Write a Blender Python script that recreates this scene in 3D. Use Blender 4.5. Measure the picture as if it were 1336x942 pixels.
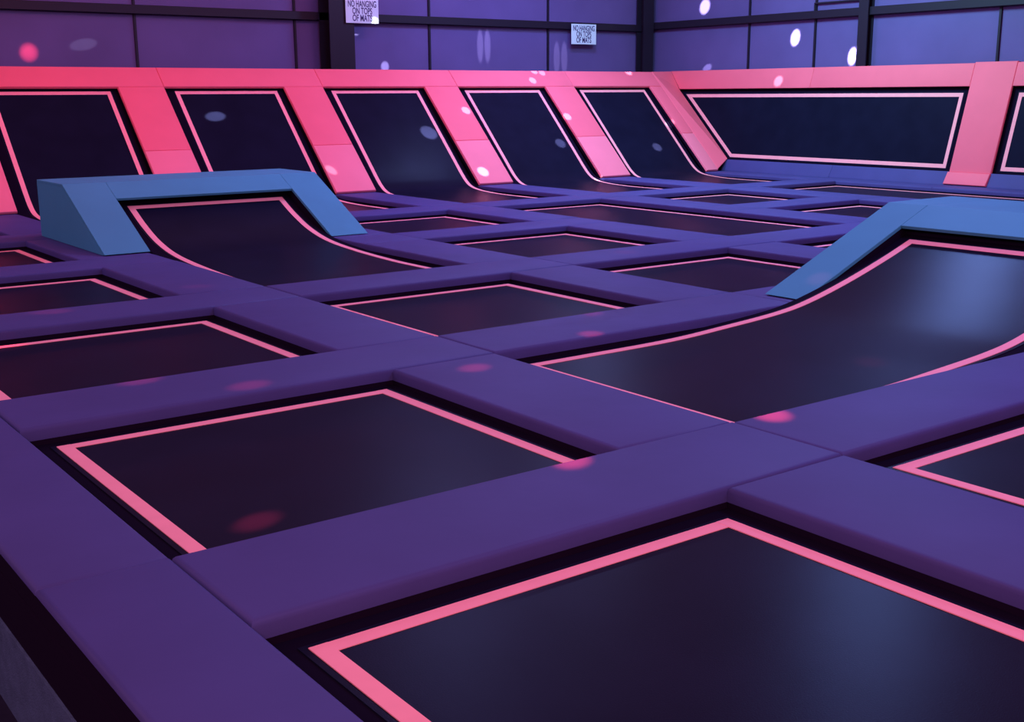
import bpy, bmesh, math, random
from mathutils import Vector, Matrix

random.seed(7)
for o in list(bpy.data.objects):
    bpy.data.objects.remove(o)
scene = bpy.context.scene
C = scene.collection

# ------------------------------------------------------------------ camera
# metres; z = 0 is the level of the flat trampoline mats.
# X runs towards the wall with the wide trampolines, Y towards the leaning wall with the tall ones.
YAW, PITCH, ROLL = math.radians(53.466), math.radians(12.853), math.radians(0.3315)
cy, sy, cp, sp = math.cos(YAW), math.sin(YAW), math.cos(PITCH), math.sin(PITCH)
fwd = Vector((cy * cp, sy * cp, -sp))
rgt = Vector((sy, -cy, 0.0))
upv = Vector((cy * sp, sy * sp, cp))
ex = math.cos(ROLL) * rgt - math.sin(ROLL) * upv
ey = math.sin(ROLL) * rgt + math.cos(ROLL) * upv
cam_data = bpy.data.cameras.new('camera')
cam = bpy.data.objects.new('camera', cam_data)
C.objects.link(cam)
M4 = Matrix((ex, ey, -fwd)).transposed().to_4x4()
M4.translation = Vector((0.0, 0.0, 2.0))
cam.matrix_world = M4
cam_data.sensor_width = 36.0
cam_data.lens = 1525.23 / 1336.0 * 36.0
cam_data.clip_end = 200
scene.camera = cam

# ------------------------------------------------------------------ world, lamps, exposure
vs = scene.view_settings
vs.view_transform = 'Standard'
vs.look = 'None'
vs.gamma = 1.0
vs.exposure = 0.0
vs.use_curve_mapping = False
world = bpy.data.worlds.new('hall_ambient')
scene.world = world
world.use_nodes = True
bg = world.node_tree.nodes['Background']
bg.inputs[0].default_value = (1.0, 0.40, 0.74, 1)
bg.inputs[1].default_value = 0.50


def area_lamp(name, loc, target, size, power, col, size_y=None):
    d = bpy.data.lights.new(name, 'AREA')
    d.energy = power
    d.color = col
    d.size = size
    if size_y:
        d.shape = 'RECTANGLE'
        d.size_y = size_y
    else:
        d.shape = 'DISK'
    o = bpy.data.objects.new(name, d)
    C.objects.link(o)
    o.location = loc
    o.rotation_euler = (Vector(target) - Vector(loc)).to_track_quat('-Z', 'Y').to_euler()
    return o


# violet wash lamps hung from the roof on the side of the wide wall trampolines
area_lamp('violet_wash_or_fill', (15.0, 10.6, 6.3), (13.0, 10.0, 0), 0.6, 420, (0.22, 0.36, 1.0))
area_lamp('violet_wash_or_fill', (17.0, 20.0, 6.8), (17.0, 21.0, 0), 1.3, 480, (0.30, 0.40, 1.0))
area_lamp('violet_wash_or_fill', (9.0, 3.0, 7.0), (8.0, 3.5, 0), 2.0, 260, (0.22, 0.34, 1.0))
area_lamp('violet_wash_or_fill', (10.5, 16.0, 7.0), (10.5, 15.5, 0), 1.6, 330, (0.30, 0.36, 1.0))
# pink and lilac wash lamps over the padded walls, then two added fill lights
area_lamp('pink_wash_or_fill', (6.0, 17.5, 6.8), (6.5, 22.0, 1.2), 2.0, 130, (1.0, 0.08, 0.12))
area_lamp('pink_wash_or_fill', (14.0, 17.5, 6.8), (14.5, 22.0, 1.2), 2.0, 100, (1.0, 0.24, 0.40))
area_lamp('lilac_wash_lamp', (17.5, 16.0, 6.8), (22.4, 16.0, 1.5), 2.0, 700, (0.30, 0.80, 1.0))
area_lamp('pink_wash_or_fill', (-2.5, -5.0, 5.5), (7.0, 9.0, 0.0), 3.0, 760, (1.0, 0.42, 0.52))  # unseen fill behind the camera, added to brighten the faces turned to it
area_lamp('violet_wash_or_fill', (-5.0, 13.0, 6.0), (4.5, 16.0, 0.5), 2.0, 170, (0.55, 0.45, 1.0))  # unseen fill on the left, added to brighten the ramp's side panel


# ------------------------------------------------------------------ materials
def mat(name, col, rough=0.6, spec=0.5, noise=0.0, nscale=3.0, bump=0.0, bscale=40.0, sheen=0.0):
    m = bpy.data.materials.new(name)
    m.use_nodes = True
    nt = m.node_tree
    b = nt.nodes['Principled BSDF']
    b.inputs['Base Color'].default_value = (*col, 1)
    b.inputs['Roughness'].default_value = rough
    b.inputs['Specular IOR Level'].default_value = spec
    tc = nt.nodes.new('ShaderNodeTexCoord')
    if noise:
        n = nt.nodes.new('ShaderNodeTexNoise')
        n.inputs['Scale'].default_value = nscale
        n.inputs['Detail'].default_value = 4
        nt.links.new(tc.outputs['Object'], n.inputs['Vector'])
        mr = nt.nodes.new('ShaderNodeMapRange')
        mr.inputs[1].default_value = 0.3
        mr.inputs[2].default_value = 0.7
        mr.inputs[3].default_value = 1 - noise
        mr.inputs[4].default_value = 1 + noise
        nt.links.new(n.outputs['Fac'], mr.inputs[0])
        mul = nt.nodes.new('ShaderNodeVectorMath')
        mul.operation = 'SCALE'
        mul.inputs[0].default_value = col
        nt.links.new(mr.outputs[0], mul.inputs['Scale'])
        nt.links.new(mul.outputs[0], b.inputs['Base Color'])
    if bump:
        n2 = nt.nodes.new('ShaderNodeTexNoise')
        n2.inputs['Scale'].default_value = bscale
        n2.inputs['Detail'].default_value = 3
        nt.links.new(tc.outputs['Object'], n2.inputs['Vector'])
        bp = nt.nodes.new('ShaderNodeBump')
        bp.inputs['Strength'].default_value = bump
        bp.inputs['Distance'].default_value = 0.02
        nt.links.new(n2.outputs['Fac'], bp.inputs['Height'])
        nt.links.new(bp.outputs[0], b.inputs['Normal'])
    return m


M_PAD = mat('purple_vinyl', (0.060, 0.056, 0.198), 0.6, 0.14, 0.06, 1.6, 0.12, 6.0)
M_MAT = mat('black_woven_mat', (0.0075, 0.0080, 0.022), 0.31, 0.018, 0.12, 2.0, 0.05, 160.0)
M_RIM = mat('shaded_spring_cover', (0.007, 0.004, 0.014), 0.9, 0.02)  # spring cover, its colour darkened for the shade beside the pads
M_TAPE = mat('pink_tape', (1.0, 0.37, 0.40), 0.7, 0.1, 0.03, 8.0)
M_PINK = mat('pink_vinyl', (0.88, 0.15, 0.21), 0.55, 0.12, 0.03, 1.5, 0.08, 5.0)
M_PINK2 = mat('pink_vinyl_pale', (0.88, 0.21, 0.28), 0.55, 0.12, 0.03, 1.5, 0.08, 5.0)
M_BLUE = mat('blue_vinyl', (0.056, 0.275, 0.385), 0.6, 0.12, 0.04, 1.5, 0.08, 5.0)
M_PANEL = mat('insulation_facing', (0.115, 0.085, 0.25), 0.4, 0.3, 0.08, 0.9, 0.25, 3.0)
M_STEEL = mat('dark_painted_steel', (0.012, 0.008, 0.02), 0.5, 0.3)
M_WALL = mat('wall_backing', (0.05, 0.04, 0.12), 0.7, 0.2)
M_DECK = mat('deck_frame_black', (0.008, 0.006, 0.012), 0.8, 0.1)
M_SKIRT = mat('black_skirt_vinyl', (0.008, 0.003, 0.014), 0.8, 0.05)
M_KICK = mat('grey_carpet_fascia', (0.062, 0.10, 0.17), 0.9, 0.1, 0.15, 14.0, 0.4, 120.0)
M_GROUND = mat('dark_carpet', (0.015, 0.014, 0.03), 0.95, 0.05, 0.2, 10.0)
M_SIGN = mat('white_sign_board', (0.62, 0.80, 0.85), 0.4, 0.4)
M_INK = mat('sign_ink', (0.05, 0.04, 0.14), 0.6, 0.2)


# ------------------------------------------------------------------ helpers
def link(name, bm, m, parent=None, smooth=False):
    bmesh.ops.recalc_face_normals(bm, faces=bm.faces)
    me = bpy.data.meshes.new(name)
    bm.to_mesh(me)
    bm.free()
    me.materials.append(m)
    if smooth:
        for p in me.polygons:
            p.use_smooth = True
        me.set_sharp_from_angle(angle=math.radians(40))
    o = bpy.data.objects.new(name, me)
    C.objects.link(o)
    if parent:
        o.parent = parent
        o.matrix_parent_inverse = Matrix.Translation(-parent.location)
    return o


def thing(name, label, cat, loc, group=None):
    o = bpy.data.objects.new(name, None)
    C.objects.link(o)
    o.location = loc
    o.empty_display_size = 0.2
    o['label'] = label
    o['category'] = cat
    if group:
        o['group'] = group
    return o


def structure(o, label=None):
    o['kind'] = 'structure'
    if label:
        o['label'] = label
    return o


def prism_bm(top, bottom, r=0.0, seg=2, only_top=True):
    """Closed slab between two rings of 3-D points; rounds the edges of the upper ring."""
    bm = bmesh.new()
    a = [bm.verts.new(p) for p in top]
    b = [bm.verts.new(p) for p in bottom]
    n = len(a)
    bm.faces.new(a)
    bm.faces.new(b[::-1])
    for i in range(n):
        bm.faces.new((a[i], b[i], b[(i + 1) % n], a[(i + 1) % n]))
    bmesh.ops.recalc_face_normals(bm, faces=bm.faces)
    if r > 0:
        bm.edges.ensure_lookup_table()
        sa = set(a)
        es = [e for e in bm.edges if (e.verts[0] in sa and e.verts[1] in sa)]
        if not only_top:
            es = list(bm.edges)
        bmesh.ops.bevel(bm, geom=es, offset=r, segments=seg, profile=0.5, affect='EDGES')
    return bm


def box_bm(x0, x1, y0, y1, z0, z1, r=0.0, seg=2, only_top=True):
    t = [(x0, y0, z1), (x1, y0, z1), (x1, y1, z1), (x0, y1, z1)]
    b = [(x, y, z0) for x, y, z in t]
    return prism_bm(t, b, r, seg, only_top)


def add_box(bm, x0, x1, y0, y1, z0, z1):
    v = [bm.verts.new(p) for p in ((x0, y0, z0), (x1, y0, z0), (x1, y1, z0), (x0, y1, z0),
                                   (x0, y0, z1), (x1, y0, z1), (x1, y1, z1), (x0, y1, z1))]
    for f in ((0, 3, 2, 1), (4, 5, 6, 7), (0, 1, 5, 4), (1, 2, 6, 5), (2, 3, 7, 6), (3, 0, 4, 7)):
        bm.faces.new([v[i] for i in f])


def catmull(pts, n=8):
    out = []
    for i in range(len(pts) - 1):
        p0 = pts[max(i - 1, 0)]
        p1, p2 = pts[i], pts[i + 1]
        p3 = pts[min(i + 2, len(pts) - 1)]
        for k in range(n):
            t = k / n
            out.append(tuple(0.5 * (2 * b + (c - a) * t + (2 * a - 5 * b + 4 * c - d) * t * t
                                    + (3 * b - a - 3 * c + d) * t ** 3)
                             for a, b, c, d in zip(p0, p1, p2, p3)))
    out.append(tuple(pts[-1]))
    return out


class Sheet:
    """A surface swept straight across a width from a profile of (distance, height) points.
    axis 'X': width along X, distance along Y.  axis 'Y': width along Y, distance along X."""

    def __init__(self, profile, axis):
        self.p = [Vector(q) for q in profile]
        self.axis = axis
        self.s = [0.0]
        for a, b in zip(self.p, self.p[1:]):
            self.s.append(self.s[-1] + (b - a).length)
        self.L = self.s[-1]

    def at(self, s):
        s = min(max(s, 0.0), self.L)
        for i in range(len(self.s) - 1):
            if s <= self.s[i + 1] + 1e-9:
                t = (s - self.s[i]) / (self.s[i + 1] - self.s[i])
                d = (self.p[i + 1] - self.p[i]).normalized()
                return self.p[i].lerp(self.p[i + 1], t), Vector((-d.y, d.x))
        return self.p[-1], Vector((0, 1))

    def s_at_d(self, dist):
        for i in range(len(self.p) - 1):
            if self.p[i].x <= dist <= self.p[i + 1].x:
                t = (dist - self.p[i].x) / (self.p[i + 1].x - self.p[i].x)
                return self.s[i] + t * (self.s[i + 1] - self.s[i])
        return self.L

    def strip(self, bm, w0, w1, s0, s1, h0, h1):
        """a thin solid on the sheet, from width w0 to w1, length s0 to s1, height h0 to h1 off it"""
        ss = [s0] + [s for s in self.s if s0 + 1e-4 < s < s1 - 1e-4] + [s1]
        rows = []
        for s in ss:
            p, n = self.at(s)
            row = []
            for w, h in ((w0, h1), (w1, h1), (w1, h0), (w0, h0)):
                q = p + n * h
                row.append(bm.verts.new((w, q.x, q.y) if self.axis == 'X' else (q.x, w, q.y)))
            rows.append(row)
        for a, b in zip(rows, rows[1:]):
            for k in range(4):
                bm.faces.new((a[k], a[(k + 1) % 4], b[(k + 1) % 4], b[k]))
        bm.faces.new(rows[0])
        bm.faces.new(rows[-1][::-1])
        return bm


TAPE = 0.08      # tape width
B_OUT = 0.167    # tape outer edge to the foot of the pads
B_FAR = 0.120    # the same on the sides facing the entrance corner
B_MAT = 0.030    # how far the mat runs on beyond the tape


def bed(root, sheet, w0, w1, s0, s1, front=B_OUT, left=B_OUT, right=B_FAR, back=B_FAR):
    """mat + tape + rim inside the opening w0..w1, s0..s1"""
    rim = bmesh.new()
    T, e = TAPE, 0.0035
    a0, a1, b0, b1 = w0 + left, w1 - right, s0 + front, s1 - back      # outline of the tape
    m0, m1, n0, n1 = a0 - B_MAT, a1 + B_MAT, b0 - B_MAT, b1 + B_MAT    # outline of the mat
    sheet.strip(rim, w0, m0, s0, s1, -0.03, -0.006)
    sheet.strip(rim, m1, w1, s0, s1, -0.03, -0.006)
    sheet.strip(rim, m0, m1, s0, n0, -0.03, -0.006)
    sheet.strip(rim, m0, m1, n1, s1, -0.03, -0.006)
    link('spring_cover', rim, M_RIM, root)
    mo = link('mat', sheet.strip(bmesh.new(), m0, m1, n0, n1, -0.03, 0.0), M_MAT, root, True)
    for q, h in (((a0, a0 + T, b0, b1), e + .001), ((a1 - T, a1, b0, b1), e + .001),
                 ((a0 + T, a1 - T, b0, b0 + T), e), ((a0 + T, a1 - T, b1 - T, b1), e)):
        link_sub('tape_strip', sheet.strip(bmesh.new(), *q, 0.0, h), M_TAPE, mo, True)
    return mo


def link_sub(name, bm, m, part, smooth=False):
    o = link(name, bm, m, None, smooth)
    o.parent = part
    return o


# ------------------------------------------------------------------ the grid of the deck
DU, DV = 3.41668, 3.20622
COLR = {c: 3.99646 + (c - 1) * DU for c in range(0, 8)}          # outer edge of the tape, far side
ROWB = {r: 3.65708 + (r - 1) * DV for r in range(-2, 8)}
X0 = {c: COLR[c] - 2.2344 - B_OUT for c in COLR}                 # openings between the pads
X1 = {c: COLR[c] + B_FAR for c in COLR}
Y0 = {r: ROWB[r] - 2.116 - B_OUT for r in ROWB}
Y1 = {r: ROWB[r] + B_FAR for r in ROWB}
PH = 0.108                                                       # pad top above the mats
EDGE_X = 1.04
YB, XR = 24.6, 23.0                                              # building walls
Z_GROUND = -0.70
PAD_R = 0.028

# ------------------------------------------------------------------ ground, deck
g = link('floor', box_bm(-8, XR + 0.3, -8, YB + 0.3, Z_GROUND - 0.1, Z_GROUND), M_GROUND)
structure(g, 'dark carpeted floor of the hall below the raised deck')
deck = link('floor_deck', box_bm(EDGE_X + 0.03, XR - 0.02, -3.0, YB - 0.05, Z_GROUND, -0.03), M_DECK)
structure(deck, 'raised purple padded deck that holds the trampolines')
link('skirt', box_bm(EDGE_X + 0.002, EDGE_X + 0.03, -3.0, YB - 0.05, -0.27, -0.031), M_SKIRT, deck)
link('fascia', box_bm(EDGE_X - 0.01, EDGE_X + 0.03, -3.0, YB - 0.05, Z_GROUND, -0.272), M_KICK, deck)

G = 0.0012


def pad(x0, x1, y0, y1, z0=0.026, z1=PH):
    """one foam pad, and the black steel beam it lies on"""
    dz = random.uniform(-0.003, 0.003)
    if z0 < 0.05:
        k = 0.004
        link('beam', box_bm(x0 + k, x1 - k, y0 + k, y1 - k, -0.03, z0), M_SKIRT, deck)
    return link('floor_pad', box_bm(x0 + G, x1 - G, y0 + G, y1 - G, z0, z1 + dz, PAD_R, 3), M_PAD, deck, True)


CMAX = 6
# border pads along the open edge of the deck
for r in range(-1, 6):
    pad(EDGE_X, X0[1], Y0[r], Y0[r + 1], 0.082)
pad(EDGE_X, X0[1], Y0[6], 20.5, 0.082)
link('edge_beam', box_bm(EDGE_X + 0.012, X0[1] - 0.012, -3.0, 20.5, -0.03, 0.081), M_SKIRT, deck)
# strips between the columns (length of one opening)
SKIP_V = {(2, 2)}
for c in range(1, CMAX):
    for r in range(-1, 6):
        if (c, r) in SKIP_V:
            continue
        pad(X1[c], X0[c + 1], Y0[r], Y1[r])
# strips between the rows, each with the crossing at its end
LONG = {4, 6}
for r in range(-2, 6):
    for c in range(1, CMAX + 1):
        xe = X0[c + 1] if c < CMAX else X1[c]
        if r == 4 and (c in LONG or c == 2):
            if c < CMAX:
                pad(X1[c], xe, Y1[r], Y0[r + 1])
            continue
        pad(X0[c], xe, Y1[r], Y0[r + 1])
# tongues that run up to the leaning wall between the curved mats
for c in range(1, CMAX):
    pad(X1[c], X0[c + 1], Y0[6], 20.62)
# run along the foot of the wide wall trampolines
XF = 21.93
for r in range(-1, 6):
    pad(X1[6], XF, Y0[r], Y0[r + 1])
pad(X1[6], XF, Y0[6], 20.62)


# ------------------------------------------------------------------ flat trampolines
def flat_trampoline(label, c, r0, r1=None, group=None):
    r1 = r1 or r0
    t = thing('trampoline', label, 'trampoline', ((X0[c] + X1[c]) / 2, (Y0[r0] + Y1[r1]) / 2, -0.03), group)
    sh = Sheet([(Y0[r0], 0.0), (Y1[r1], 0.0)], 'X')
    bed(t, sh, X0[c], X1[c], 0.0, sh.L, 0.105, {(2, 1): 0.28, (2, 3): 0.20}.get((c, r0), B_OUT))
    return t


GF = 'flat trampolines sunk in the deck'
FLAT = [
    (1, 1, 1, 'floor trampoline at open deck edge, fifth from the pink leaning wall'),
    (1, 2, 2, 'floor trampoline at open deck edge, fourth from the pink leaning wall'),
    (1, 3, 3, 'floor trampoline at open deck edge, third from the pink leaning wall'),
    (1, 4, 4, 'floor trampoline at open deck edge, second from the pink leaning wall'),
    (1, 5, 5, 'floor trampoline at open deck edge, first from the pink leaning wall'),
    (2, 1, 1, 'floor trampoline flanking the glossy-mat ramp on the side away from the other ramp'),
    (2, 3, 3, 'square floor trampoline lying between the feet of the two blue ramps'),
    (3, 3, 3, 'floor trampoline beside the blue flank of the glossy-mat ramp'),
    (3, 4, 4, 'floor trampoline beside the mat of the ramp that climbs to the leaning wall'),
    (3, 5, 5, 'floor trampoline between the leaning-wall ramp flank and the long middle trampoline'),
    (4, 4, 5, 'long double-length floor trampoline in the middle of the deck'),
    (4, 3, 3, 'floor trampoline at the end of the long middle one, mostly behind blue ramp'),
    (5, 5, 5, 'floor trampoline between the two long ones, next to the curved wall mats'),
    (5, 4, 4, 'floor trampoline between the two long ones, next to the blue ramp top'),
    (6, 4, 5, 'long floor trampoline along the foot of the wide wall trampolines'),
    (5, 3, 3, 'floor trampoline hidden behind the top of the glossy-mat ramp'),
    (6, 3, 3, 'floor trampoline continuing the line at the foot of the wide wall trampolines'),
    (4, 2, 2, 'floor trampoline directly behind the back of the glossy-mat ramp'),
]
for c, r0, r1, lab in FLAT:
    flat_trampoline(lab, c, r0, r1, GF)
# the cells the frame does not reach are closed with plain pads
for c, r in ((3, 1), (4, 1), (5, 1), (5, 2), (6, 1), (6, 2)):
    pad(X0[c], X1[c], Y0[r], Y1[r])
for c in range(1, 7):
    for r in (0, -1):
        pad(X0[c], X1[c], Y0[r], Y1[r])

# ------------------------------------------------------------------ ramps
MB = 0.012


def ramp(label, axis, front, width, prof, bottom, crest, back, lip, side, z_top=0.89):
    """front: opening start along the climb; width: (w0, w1) of the opening; prof: mat profile"""
    w0, w1 = width
    mid = (w0 + w1) / 2
    loc = (mid, (front + back) / 2, -0.03) if axis == 'X' else ((front + back) / 2, mid, -0.03)
    t = thing('trampoline_ramp', label, 'ramp', loc, 'blue padded ramps')
    sh = Sheet(catmull(prof, 8), axis)
    bed(t, sh, w0, w1, 0.0, sh.L, front=0.19 if axis == 'Y' else B_OUT, left=0.125 if axis == 'Y' else B_OUT)

    def P(d, w, z):
        return (w, d, z) if axis == 'X' else (d, w, z)

    def solid(name, ring, a, b, m, bev=0.0):
        bm = prism_bm([P(d, a, z) for d, z in ring], [P(d, b, z) for d, z in ring])
        if bev:
            bmesh.ops.bevel(bm, geom=list(bm.edges), offset=bev, segments=2, profile=0.5, affect='EDGES')
        return link(name, bm, m, t)

    K = 0.032                      # thickness of the blue cover pads
    zl = PH + .004
    cover = [(bottom, zl + .010), (crest, z_top), (back, z_top), (back, z_top - K), (crest + .02, z_top - K), (bottom + .07, zl)]
    inner = [(bottom + .08, zl), (crest + .02, z_top - K - .001), (back - .03, z_top - K - .001), (back - .03, zl)]
    for a, b, o in ((w0 - side, w0, -1), (w1, w1 + side, 1)):
        solid('flank_pad', cover, a + G, b - G, M_BLUE, 0.004)
        ia, ib = (a + .025, b - .012) if o < 0 else (a + .012, b - .025)
        solid('core', inner, ia, ib, M_SKIRT)
        oa = a if o < 0 else b - .024
        solid('side_panel', [(bottom + .072, zl), (crest + .02, z_top - K - .001), (back, z_top - K - .001), (back, zl)], oa, oa + .024, M_BLUE)
    # the head pad across the top, between the flanks
    z_l = zl + .010 + (lip - bottom) / (crest - bottom) * (z_top - zl - .010)
    solid('head_pad', [(lip, z_l), (crest, z_top), (back, z_top), (back, z_top - K), (crest + .02, z_top - K), (lip + .015, z_l - K)],
          w0 + G, w1 - G, M_BLUE, 0.004)
    e = sh.p[-1]
    solid('core', [(e.x + .004, zl), (e.x + .004, e.y + .02), (crest + .02, z_top - K - .001), (back - .03, z_top - K - .001), (back - .03, zl)],
          w0 - .01, w1 + .01, M_SKIRT)
    solid('back_panel', [(back - .028, zl), (back - .028, z_top - K - .001), (back, z_top - K - .001), (back, zl)],
          w0 + .002, w1 - .002, M_BLUE)
    return t


f = Y0[4]
ramp('blue padded ramp with black mat climbing to the pink leaning wall', 'X', f, (X0[2], X1[2]),
     [(f, 0), (f + .7, 0), (12.4, .004), (13.3, .035), (14.05, .092), (14.6, .20), (15.07, .365), (15.49, .56), (15.64, .632)],
     14.29, 15.82, 17.0, 15.44, 0.57)
f = X0[2]
ramp('blue padded ramp with violet sheen on its mat, climbing to the wide wall trampolines', 'Y', f, (Y0[2], Y1[2]),
     [(f, 0), (f + .8, 0), (6.7, .006), (7.37, .04), (8.0, .083), (8.41, .143), (8.95, .274), (9.51, .44), (9.91, .575), (10.06, .628)],
     8.53, 10.38, 11.5, 9.96, 0.46)

# ------------------------------------------------------------------ leaning wall (tall curved trampolines)
TH = math.atan(0.966)
tdir = Vector((0, math.cos(TH), math.sin(TH)))
ndir = Vector((0, -math.sin(TH), math.cos(TH)))
PB = Vector((0, 20.5, 0.155))


def zt(z):
    return (z - PB.z) / tdir.z


def slope_pad(name, x0, x1, z0, z1, m, parent, depth=0.13, r=PAD_R):
    a, b = zt(z0), zt(z1)
    top = [PB + Vector((x, 0, 0)) + tdir * t for x, t in ((x0 + G, a + G), (x1 - G, a + G), (x1 - G, b - G), (x0 + G, b - G))]
    bot = [p - ndir * 0.055 for p in top]
    k = 0.006
    ct = [PB + Vector((x, 0, 0)) + tdir * t - ndir * 0.056 for x, t in ((x0 + k, a + k), (x1 - k, a + k), (x1 - k, b - k), (x0 + k, b - k))]
    link('core', prism_bm(ct, [p - ndir * (depth - .056) for p in ct]), M_SKIRT, parent)
    return link(name, prism_bm(top, bot, min(r, .02), 3), m, parent, True)


XC = 21.6       # seam in the corner
ZT, ZB, ZS = 2.555, 2.185, 1.03
core = bmesh.new()
# backing wedge behind the mats
ring = [(20.85, -0.03), (22.93, 2.05), (23.25, 2.45), (23.9, 2.45), (23.9, -0.03)]
bm = prism_bm([(EDGE_X + .05, y, z) for y, z in ring], [(22.15, y, z) for y, z in ring])
lean = structure(link('wall_leaning', bm, M_DECK), 'pink padded leaning wall holding the tall curved trampolines')
for c in range(1, CMAX + 1):
    bar0 = X1[c]
    bar1 = X0[c + 1] if c < CMAX else XC
    slope_pad('pink_pad', bar0, bar1, 0.155, ZS, M_PINK2, lean)
    slope_pad('pink_pad', bar0, bar1, ZS, ZB, M_PINK, lean)
slope_pad('pink_pad', EDGE_X, X0[1], 0.155, ZS, M_PINK2, lean)
slope_pad('pink_pad', EDGE_X, X0[1], ZS, ZB, M_PINK, lean)
cuts = [EDGE_X] + [X0[c] for c in range(2, CMAX + 1)] + [XC]
for a, b in zip(cuts, cuts[1:]):
    slope_pad('pink_pad', a, b, ZB, ZT, M_PINK, lean)

WPROF = [(Y0[6], 0), (18.4, 0), (19.3, 0.0), (19.9, 0.016), (20.35, 0.052), (20.6, 0.105), (20.78, .205), (20.95, .352),
         (21.2, .602), (22.0, 1.405), (22.85, 2.258)]
wsheet = Sheet(catmull(WPROF, 6), 'X')
S_TOP = wsheet.s_at_d(22.685) + B_OUT
WL = {6: 'tall curved wall trampoline, first from the corner with the wide wall trampolines',
      5: 'tall curved wall trampoline, second from the corner with the wide wall trampolines',
      4: 'tall curved wall trampoline with violet sheen, third from the corner',
      3: 'tall curved wall trampoline, fourth from the corner, right behind the blue ramp',
      2: 'tall curved wall trampoline, fifth from the corner, bottom hidden by blue ramp',
      1: 'tall curved wall trampoline at the open deck edge, sixth from the corner'}
for c in range(1, CMAX + 1):
    t = thing('wall_trampoline', WL[c], 'trampoline', ((X0[c] + X1[c]) / 2, 19.5, -0.03), 'tall curved trampolines of the leaning wall')
    bed(t, wsheet, X0[c], X1[c], 0.0, S_TOP, left=0.235, back=B_OUT)

# ------------------------------------------------------------------ side wall (wide trampolines)
RK = 0.29


def RX(z, off=0.0):
    return 22.2 + (z - 0.43) * RK - off


ring = [(RX(-0.03) + .05, -0.03), (RX(2.5) + .05, 2.5), (XR - 0.05, 2.5), (XR - 0.05, -0.03)]
bm = prism_bm([(x, -3.0, z) for x, z in ring], [(x, 23.6, z) for x, z in ring])
side_w = structure(link('wall_steep', bm, M_DECK), 'pink padded steep wall holding the wide trampolines')
OFF = 0.11


def wall_poly(name, pts, m, parent, depth=0.12, r=PAD_R, off=OFF):
    """slab on the steep wall, outline of (y, z)"""
    top = [Vector((RX(z, off), y, z)) for y, z in pts]
    bot = [p + Vector((.055, 0, 0)) for p in top]
    my, mz = sum(y for y, z in pts) / len(pts), sum(z for y, z in pts) / len(pts)
    ct = [Vector((RX(z, off) + .056, y + math.copysign(.008, my - y), z + math.copysign(.008, mz - z))) for y, z in pts]
    link('core', prism_bm(ct, [p + Vector((depth - .04, 0, 0)) for p in ct]), M_SKIRT, parent)
    return link(name, prism_bm(top, bot, min(r, .02), 3), m, parent, True)


# gusset in the corner
top = [Vector(p) for p in ((XC + G, 20.52, .17), (22.08, 20.66, .40), (22.574, 22.92, 2.10), (22.713, 23.40, 2.58), (XC + G, 22.975, 2.555))]
cn = (top[2] - top[0]).cross(top[4] - top[0]).normalized()
if cn.y > 0:
    cn = -cn
bot = [p - cn * 0.12 for p in top]
link('pink_pad', prism_bm(top, bot, 0.015, 2), M_PINK, side_w)
POSTS = [(13.45, 14.40), (5.3, 6.2)]
ZW = 2.105
BAND_END = 22.66
for y0, y1 in POSTS:
    wall_poly('pink_pad', [(y0, .36), (y1, .36), (y1, 2.60), (y0, 2.60)], M_PINK, side_w, off=OFF + .004)
for y0, y1 in ((18.6, None), (14.40, 18.6), (9.8, 13.45), (6.2, 9.8)):
    if y1 is None:
        wall_poly('pink_pad', [(y0 + G, ZW), (22.94, ZW), (23.42, 2.58), (y0 + G, 2.58)], M_PINK, side_w)
    else:
        wall_poly('pink_pad', [(y0 + G, ZW), (y1 - G, ZW), (y1 - G, 2.58), (y0 + G, 2.58)], M_PINK, side_w)
# wedge pads along the foot
for y0, y1 in ((17.4, 20.75), (14.0, 17.4), (10.6, 14.0), (7.2, 10.6)):
    top = [(XF, y0 + G, PH), (22.09, y0 + G, .385), (22.09, y1 - G, .385), (XF, y1 - G, PH)]
    bot = [(XF, y0 + G, -0.03), (22.09, y0 + G, -0.03), (22.09, y1 - G, -0.03), (XF, y1 - G, -0.03)]
    link('floor_pad', prism_bm(top, bot, 0.018, 3), M_PAD, deck, True)
# pink toe of the post
for y0, y1 in POSTS[:1]:
    top = [(21.88, y0 - .01, .13), (22.03, y0 - .01, .375), (22.03, y1 + .01, .375), (21.88, y1 + .01, .13)]
    bot = [(x + .06, y, z - .02) for x, y, z in top]
    link('pink_pad', prism_bm(top, bot, 0.02, 3), M_PINK, side_w, True)


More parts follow.
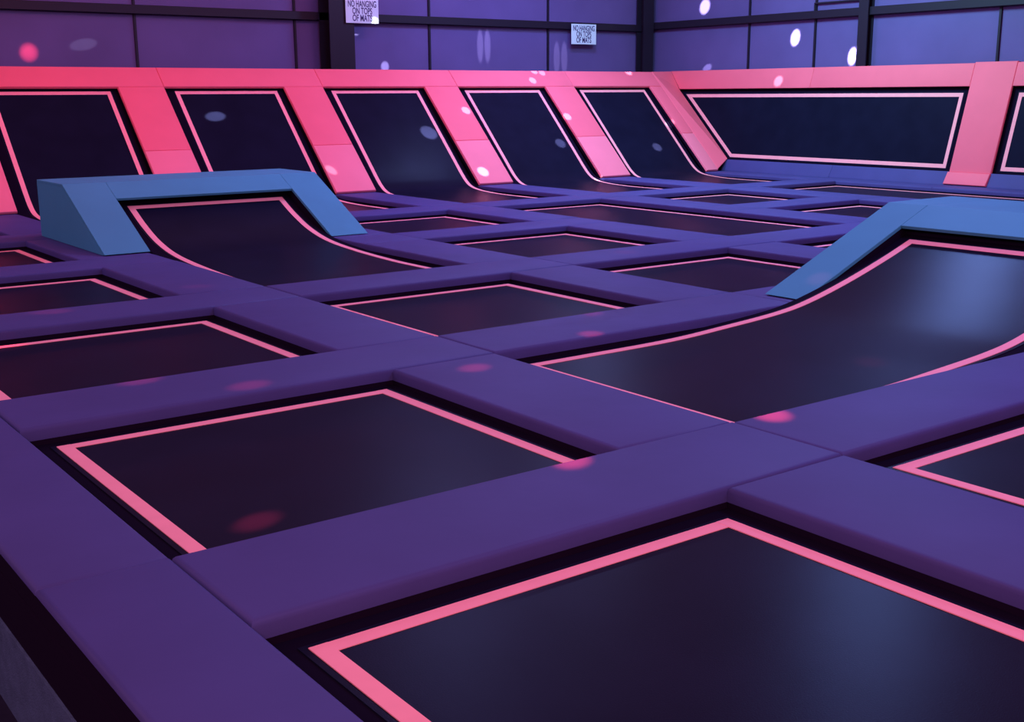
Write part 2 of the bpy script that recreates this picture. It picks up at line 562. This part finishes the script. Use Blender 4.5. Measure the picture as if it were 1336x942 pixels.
def wide_trampoline(label, outer):
    """outer: outline of the tape's outer edge on the steep wall as (y, z): bottom-right, bottom-left, top-left, top-right"""
    ys = [p[0] for p in outer]
    t = thing('wide_wall_trampoline', label, 'trampoline', (RX(0.43), sum(ys) / 4, 0.3), 'wide trampolines of the steep wall')

    def inset(pts, d):
        # move every edge of the outline inwards by d
        n = len(pts)
        V = [Vector(p) for p in pts]
        cen = sum(V, Vector((0, 0))) / n
        lines = []
        for i in range(n):
            a, b = V[i], V[(i + 1) % n]
            e = (b - a).normalized()
            nn = Vector((-e.y, e.x))
            if nn.dot(cen - a) < 0:
                nn = -nn
            lines.append((a + nn * d, e))
        out = []
        for i in range(n):
            (p, e), (q, h) = lines[i - 1], lines[i]
            den = e.x * h.y - e.y * h.x
            k = ((q.x - p.x) * h.y - (q.y - p.y) * h.x) / den
            out.append(tuple(p + e * k))
        return out

    def W(p, off):
        return Vector((RX(p[1], off), p[0], p[1]))

    def quad_slab(pts, h0, h1):
        return prism_bm([W(p, h1) for p in pts], [W(p, h0) for p in pts])

    rim_o, rim_i = inset(outer, -B_OUT), inset(outer, -B_MAT)
    bm = bmesh.new()
    n = 4
    vo = [[bm.verts.new(W(p, h)) for p in ring] for ring, h in ((rim_o, -0.006), (rim_i, -0.006), (rim_i, -0.03), (rim_o, -0.03))]
    for k in range(4):
        for i in range(n):
            j = (i + 1) % n
            bm.faces.new((vo[k][i], vo[k][j], vo[(k + 1) % 4][j], vo[(k + 1) % 4][i]))
    link('spring_cover', bm, M_RIM, t)
    mo = link('mat', quad_slab(rim_i, -0.03, 0.0), M_MAT, t)
    ti = inset(outer, TAPE)
    for i in range(n):
        j = (i + 1) % n
        link_sub('tape_strip', quad_slab([outer[i], outer[j], ti[j], ti[i]], 0.0, 0.004), M_TAPE, mo)
    return t


wide_trampoline('wide wall trampoline with slanted end beside the corner of the leaning wall',
                [(14.57, .43), (20.69, .43), (22.74, 1.975), (14.57, 1.975)])
wide_trampoline('wide wall trampoline beyond the pink post, next along from the slanted one',
                [(6.4, .43), (13.32, .43), (13.32, 1.975), (6.4, 1.975)])

# ------------------------------------------------------------------ building walls
wb = structure(link('wall_back', box_bm(-8, XR + 0.3, YB, YB + 0.2, Z_GROUND, 7.0), M_WALL), 'insulated hall wall with dark steel girts behind the leaning wall')
wr = structure(link('wall_right', box_bm(XR, XR + 0.2, -8, YB, Z_GROUND, 7.0), M_WALL), 'insulated hall wall with dark steel girts behind the wide trampolines')


def pillow(name, a0, a1, z0, z1, side, parent):
    """one panel of insulation facing, slightly bulged between its seams"""
    bm = bmesh.new()
    nx, nz = 10, 8
    g2 = []
    ph = random.uniform(0, 6)
    for i in range(nx + 1):
        row = []
        for k in range(nz + 1):
            u, v = i / nx, k / nz
            h = 0.006 + 0.009 * (math.sin(math.pi * u) ** 0.6) * (math.sin(math.pi * v) ** 0.6 if 0 < v < 1 else 0)
            h += 0.003 * math.sin(5 * u + ph) * math.sin(math.pi * u) * math.sin(math.pi * v)
            a, z = a0 + (a1 - a0) * u, z0 + (z1 - z0) * v
            row.append(bm.verts.new((a, YB - h, z) if side == 'b' else (XR - h, a, z)))
        g2.append(row)
    for i in range(nx):
        for k in range(nz):
            bm.faces.new((g2[i][k], g2[i + 1][k], g2[i + 1][k + 1], g2[i][k + 1]))
    # closed back so the panel has thickness
    r = bmesh.ops.extrude_face_region(bm, geom=list(bm.faces))
    vs_ = [v for v in r['geom'] if isinstance(v, bmesh.types.BMVert)]
    for v in vs_:
        if side == 'b':
            v.co.y = YB
        else:
            v.co.x = XR
    return link(name, bm, M_PANEL, parent, True)


GB, GR = 3.73, 3.79      # girt heights
SB = [-4.0, 0.6, 4.9, 8.64, 12.24, 15.79, 19.42, XR - .05]
SR = [4.0, 9.0, 14.07, 17.35, 18.83, 20.91, YB - .05]
SEAM = 0.05
for seams, side, par, gz in ((SB, 'b', wb, GB), (SR, 'r', wr, GR)):
    for a, b in zip(seams, seams[1:]):
        for z0, z1 in ((-0.2, gz - 0.1), (gz + 0.1, gz + 1.75), (gz + 1.85, 6.9)):
            pillow('insulation_panel', a + SEAM / 2, b - SEAM / 2, z0, z1, side, par)
        if a > 0:
            # dark seam batten
            if side == 'b':
                link('seam_batten', box_bm(a - SEAM / 2, a + SEAM / 2, YB - 0.05, YB, -0.2, 6.9), M_STEEL, par)
            else:
                link('seam_batten', box_bm(XR - 0.05, XR, a - SEAM / 2, a + SEAM / 2, -0.2, 6.9), M_STEEL, par)
for z in (GB, GB + 1.8):
    link('girt', box_bm(-8, XR - .1, YB - 0.16, YB, z - 0.09, z + 0.09, 0.01, 1, False), M_STEEL, wb)
for z in (GR, GR + 1.8):
    link('girt', box_bm(XR - 0.16, XR, -8, YB - .17, z - 0.09, z + 0.09, 0.01, 1, False), M_STEEL, wr)


def i_column(name, cx, cyy, w, d, along, parent):
    """steel I column: two flanges and a web"""
    bm = bmesh.new()
    tf = 0.03
    if along == 'x':
        add_box(bm, cx - w / 2, cx + w / 2, cyy - d / 2, cyy - d / 2 + tf, -0.2, 6.9)
        add_box(bm, cx - w / 2, cx + w / 2, cyy + d / 2 - tf, cyy + d / 2, -0.2, 6.9)
        add_box(bm, cx - .02, cx + .02, cyy - d / 2 + tf, cyy + d / 2 - tf, -0.2, 6.9)
    else:
        add_box(bm, cx - d / 2, cx - d / 2 + tf, cyy - w / 2, cyy + w / 2, -0.2, 6.9)
        add_box(bm, cx + d / 2 - tf, cx + d / 2, cyy - w / 2, cyy + w / 2, -0.2, 6.9)
        add_box(bm, cx - d / 2 + tf, cx + d / 2 - tf, cyy - .02, cyy + .02, -0.2, 6.9)
    return link(name, bm, M_STEEL, parent)


i_column('steel_column', 13.10, 24.22, 0.62, 0.50, 'x', wb)
i_column('steel_column', 22.62, 24.36, 0.36, 0.30, 'x', wb)
i_column('steel_column', 22.88, 17.33, 0.26, 0.22, 'y', wr)


link('conduit', box_bm(XR - 0.09, XR - 0.05, 17.45, 18.86, 4.03, 4.07, 0.012, 2, False), M_STEEL, wr)
link('conduit', box_bm(XR - 0.09, XR - 0.05, 18.82, 18.86, 3.88, 4.03, 0.012, 2, False), M_STEEL, wr)


# ------------------------------------------------------------------ signs
def sign(label, x0, x1, z0, z1, y):
    t = thing('sign', label, 'sign', ((x0 + x1) / 2, y, z0), 'rule signs hung on the hall wall')
    link('board', box_bm(x0, x1, y - 0.006, y + 0.006, z0, z1, 0.002, 1, False), M_SIGN, t)
    h = z1 - z0
    for k, txt in enumerate(('NO HANGING', 'ON TOPS', 'OF MATS')):
        cu = bpy.data.curves.new('lettering', 'FONT')
        cu.body = txt
        cu.align_x = 'CENTER'
        cu.align_y = 'CENTER'
        cu.size = 0.205
        cu.offset = 0.004
        cu.extrude = 0.001
        tmp = bpy.data.objects.new('tmp', cu)
        C.objects.link(tmp)
        bpy.context.view_layer.update()
        me = bpy.data.meshes.new_from_object(tmp.evaluated_get(bpy.context.evaluated_depsgraph_get()))
        bpy.data.objects.remove(tmp)
        wmax = max(v.co.x for v in me.vertices) - min(v.co.x for v in me.vertices)
        want = (x1 - x0) * (0.86, 0.60, 0.60)[k]
        zc = z1 - h * (0.22 + 0.29 * k)
        for v in me.vertices:
            v.co = Vector(((x0 + x1) / 2 + v.co.x * want / wmax, y - 0.0075 + v.co.z, zc + v.co.y * 0.95))
        me.materials.clear()
        me.materials.append(M_INK)
        o = bpy.data.objects.new('lettering', me)
        C.objects.link(o)
        o.parent = t
        o.matrix_parent_inverse = Matrix.Translation(-t.location)


sign('white NO HANGING ON TOPS OF MATS sign hung on the girt near the corner column', 20.02, 20.86, 3.265, 3.775, 24.35)
sign('white NO HANGING ON TOPS OF MATS sign hung on the broad dark column', 13.18, 14.02, 3.575, 4.10, 23.93)


# ------------------------------------------------------------------ party spotlights, and added spots that imitate glints
def spot(src, tgt, diam, power, col, blend=0.6, aspect=1.0):
    d = bpy.data.lights.new('party_or_glint_spot', 'SPOT')
    v = Vector(tgt) - Vector(src)
    d.spot_size = 2 * math.atan(diam / 2 / v.length)
    d.spot_blend = blend
    d.energy = power * v.length ** 2
    d.color = col
    d.shadow_soft_size = 0.02
    o = bpy.data.objects.new('party_or_glint_spot', d)
    C.objects.link(o)
    o.location = src
    o.rotation_euler = v.to_track_quat('-Z', 'Y').to_euler()
    o.scale = (1.0, aspect, 1.0)


PINKL = (1.0, 0.05, 0.09)
BALL = (9.0, 9.0, 6.6)
for p, dm, k in (((2.18, 5.01, 0), .24, 300), ((3.76, 4.556, .1), .26, 120), ((5.30, 4.53, .1), .30, 130),
                 ((6.02, 7.06, .1), .26, 60), ((6.6, 7.72, .1), .26, 40), ((4.6, 6.66, .1), .28, 60),
                 ((3.1, 7.15, .1), .30, 50), ((2.56, 7.73, .1), .28, 60), ((2.30, 9.99, .1), .36, 60),
                 ((2.84, 10.83, .1), .34, 35), ((4.43, 11.38, .1), .35, 14), ((8.9, 7.11, .3), .3, 14),
                 ((7.25, 5.29, .1), .3, 50), ((9.59, 10.6, .1), .4, 14), ((6.52, 24.5, 2.87), .42, 90)):
    spot(BALL, p, dm, k * 1.5, PINKL, 1.0)
WHITEL = (0.9, 0.92, 1.0)
BALL2 = (16.0, 13.0, 6.8)
for p, dm, k, asp in (((14.62, 20.74, .384), .30, 150, 1), ((15.1, 22.05, 1.655), .24, 150, 1), ((17.87, 21.87, 1.48), .24, 150, 1),
                      ((13.97, 21.67, 1.28), .42, 500, 1), ((17.33, 21.35, .975), .30, 420, 1), ((21.09, 21.7, 1.32), .24, 150, 1),
                      ((20.2, 21.18, .81), .28, 400, 1), ((17.73, 22.97, 2.54), .20, 150, 1), ((17.94, 22.93, 2.5), .2, 120, 1),
                      ((20.78, 22.97, 2.53), .22, 150, 1), ((17.7, 20.47, .126), .25, 150, 1), ((17.51, 22.74, 2.32), .22, 150, 1),
                      ((10.68, 20.74, .39), .20, 120, 1.5), ((9.36, 22.08, 1.68), .42, 420, .6), ((11.07, 20.92, .556), .18, 50, 1.5),  # the wide flat one stands in for a reflection on a curved mat
                      ((22.95, 19.4, 3.315), .24, 900, 1.7), ((22.95, 17.7, 2.835), .24, 900, 1.7), ((22.95, 22.44, 4.21), .24, 700, 1.7),  # elongated spots added in place of glints on the glossy insulation
                      ((22.55, 19.52, 2.325), .22, 150, 1.3), ((22.95, 22.29, 2.66), .16, 150, 1), ((13.92, 23.92, 3.63), .13, 90, 1),
                      ((7.64, 24.5, 3.05), .5, 14, .5), ((14.55, 24.5, 2.69), .24, 120, 1),  # the first one imitates a streak of reflected light on the back wall
                      ((17.28, 24.5, 3.2), .16, 40, 4), ((17.50, 24.5, 3.2), .16, 40, 4),  # tall pairs, here and below, stand in for light tubes reflected in the facing
                      ((19.70, 24.5, 2.95), .16, 30, 4), ((19.95, 24.5, 2.95), .16, 30, 4),
                      ((12.0, 17.75, .1), .4, 9, 1), ((14.3, 18.7, .1), .3, 14, 1)):
    spot(BALL2, p, dm, k, WHITEL, 0.5, asp)
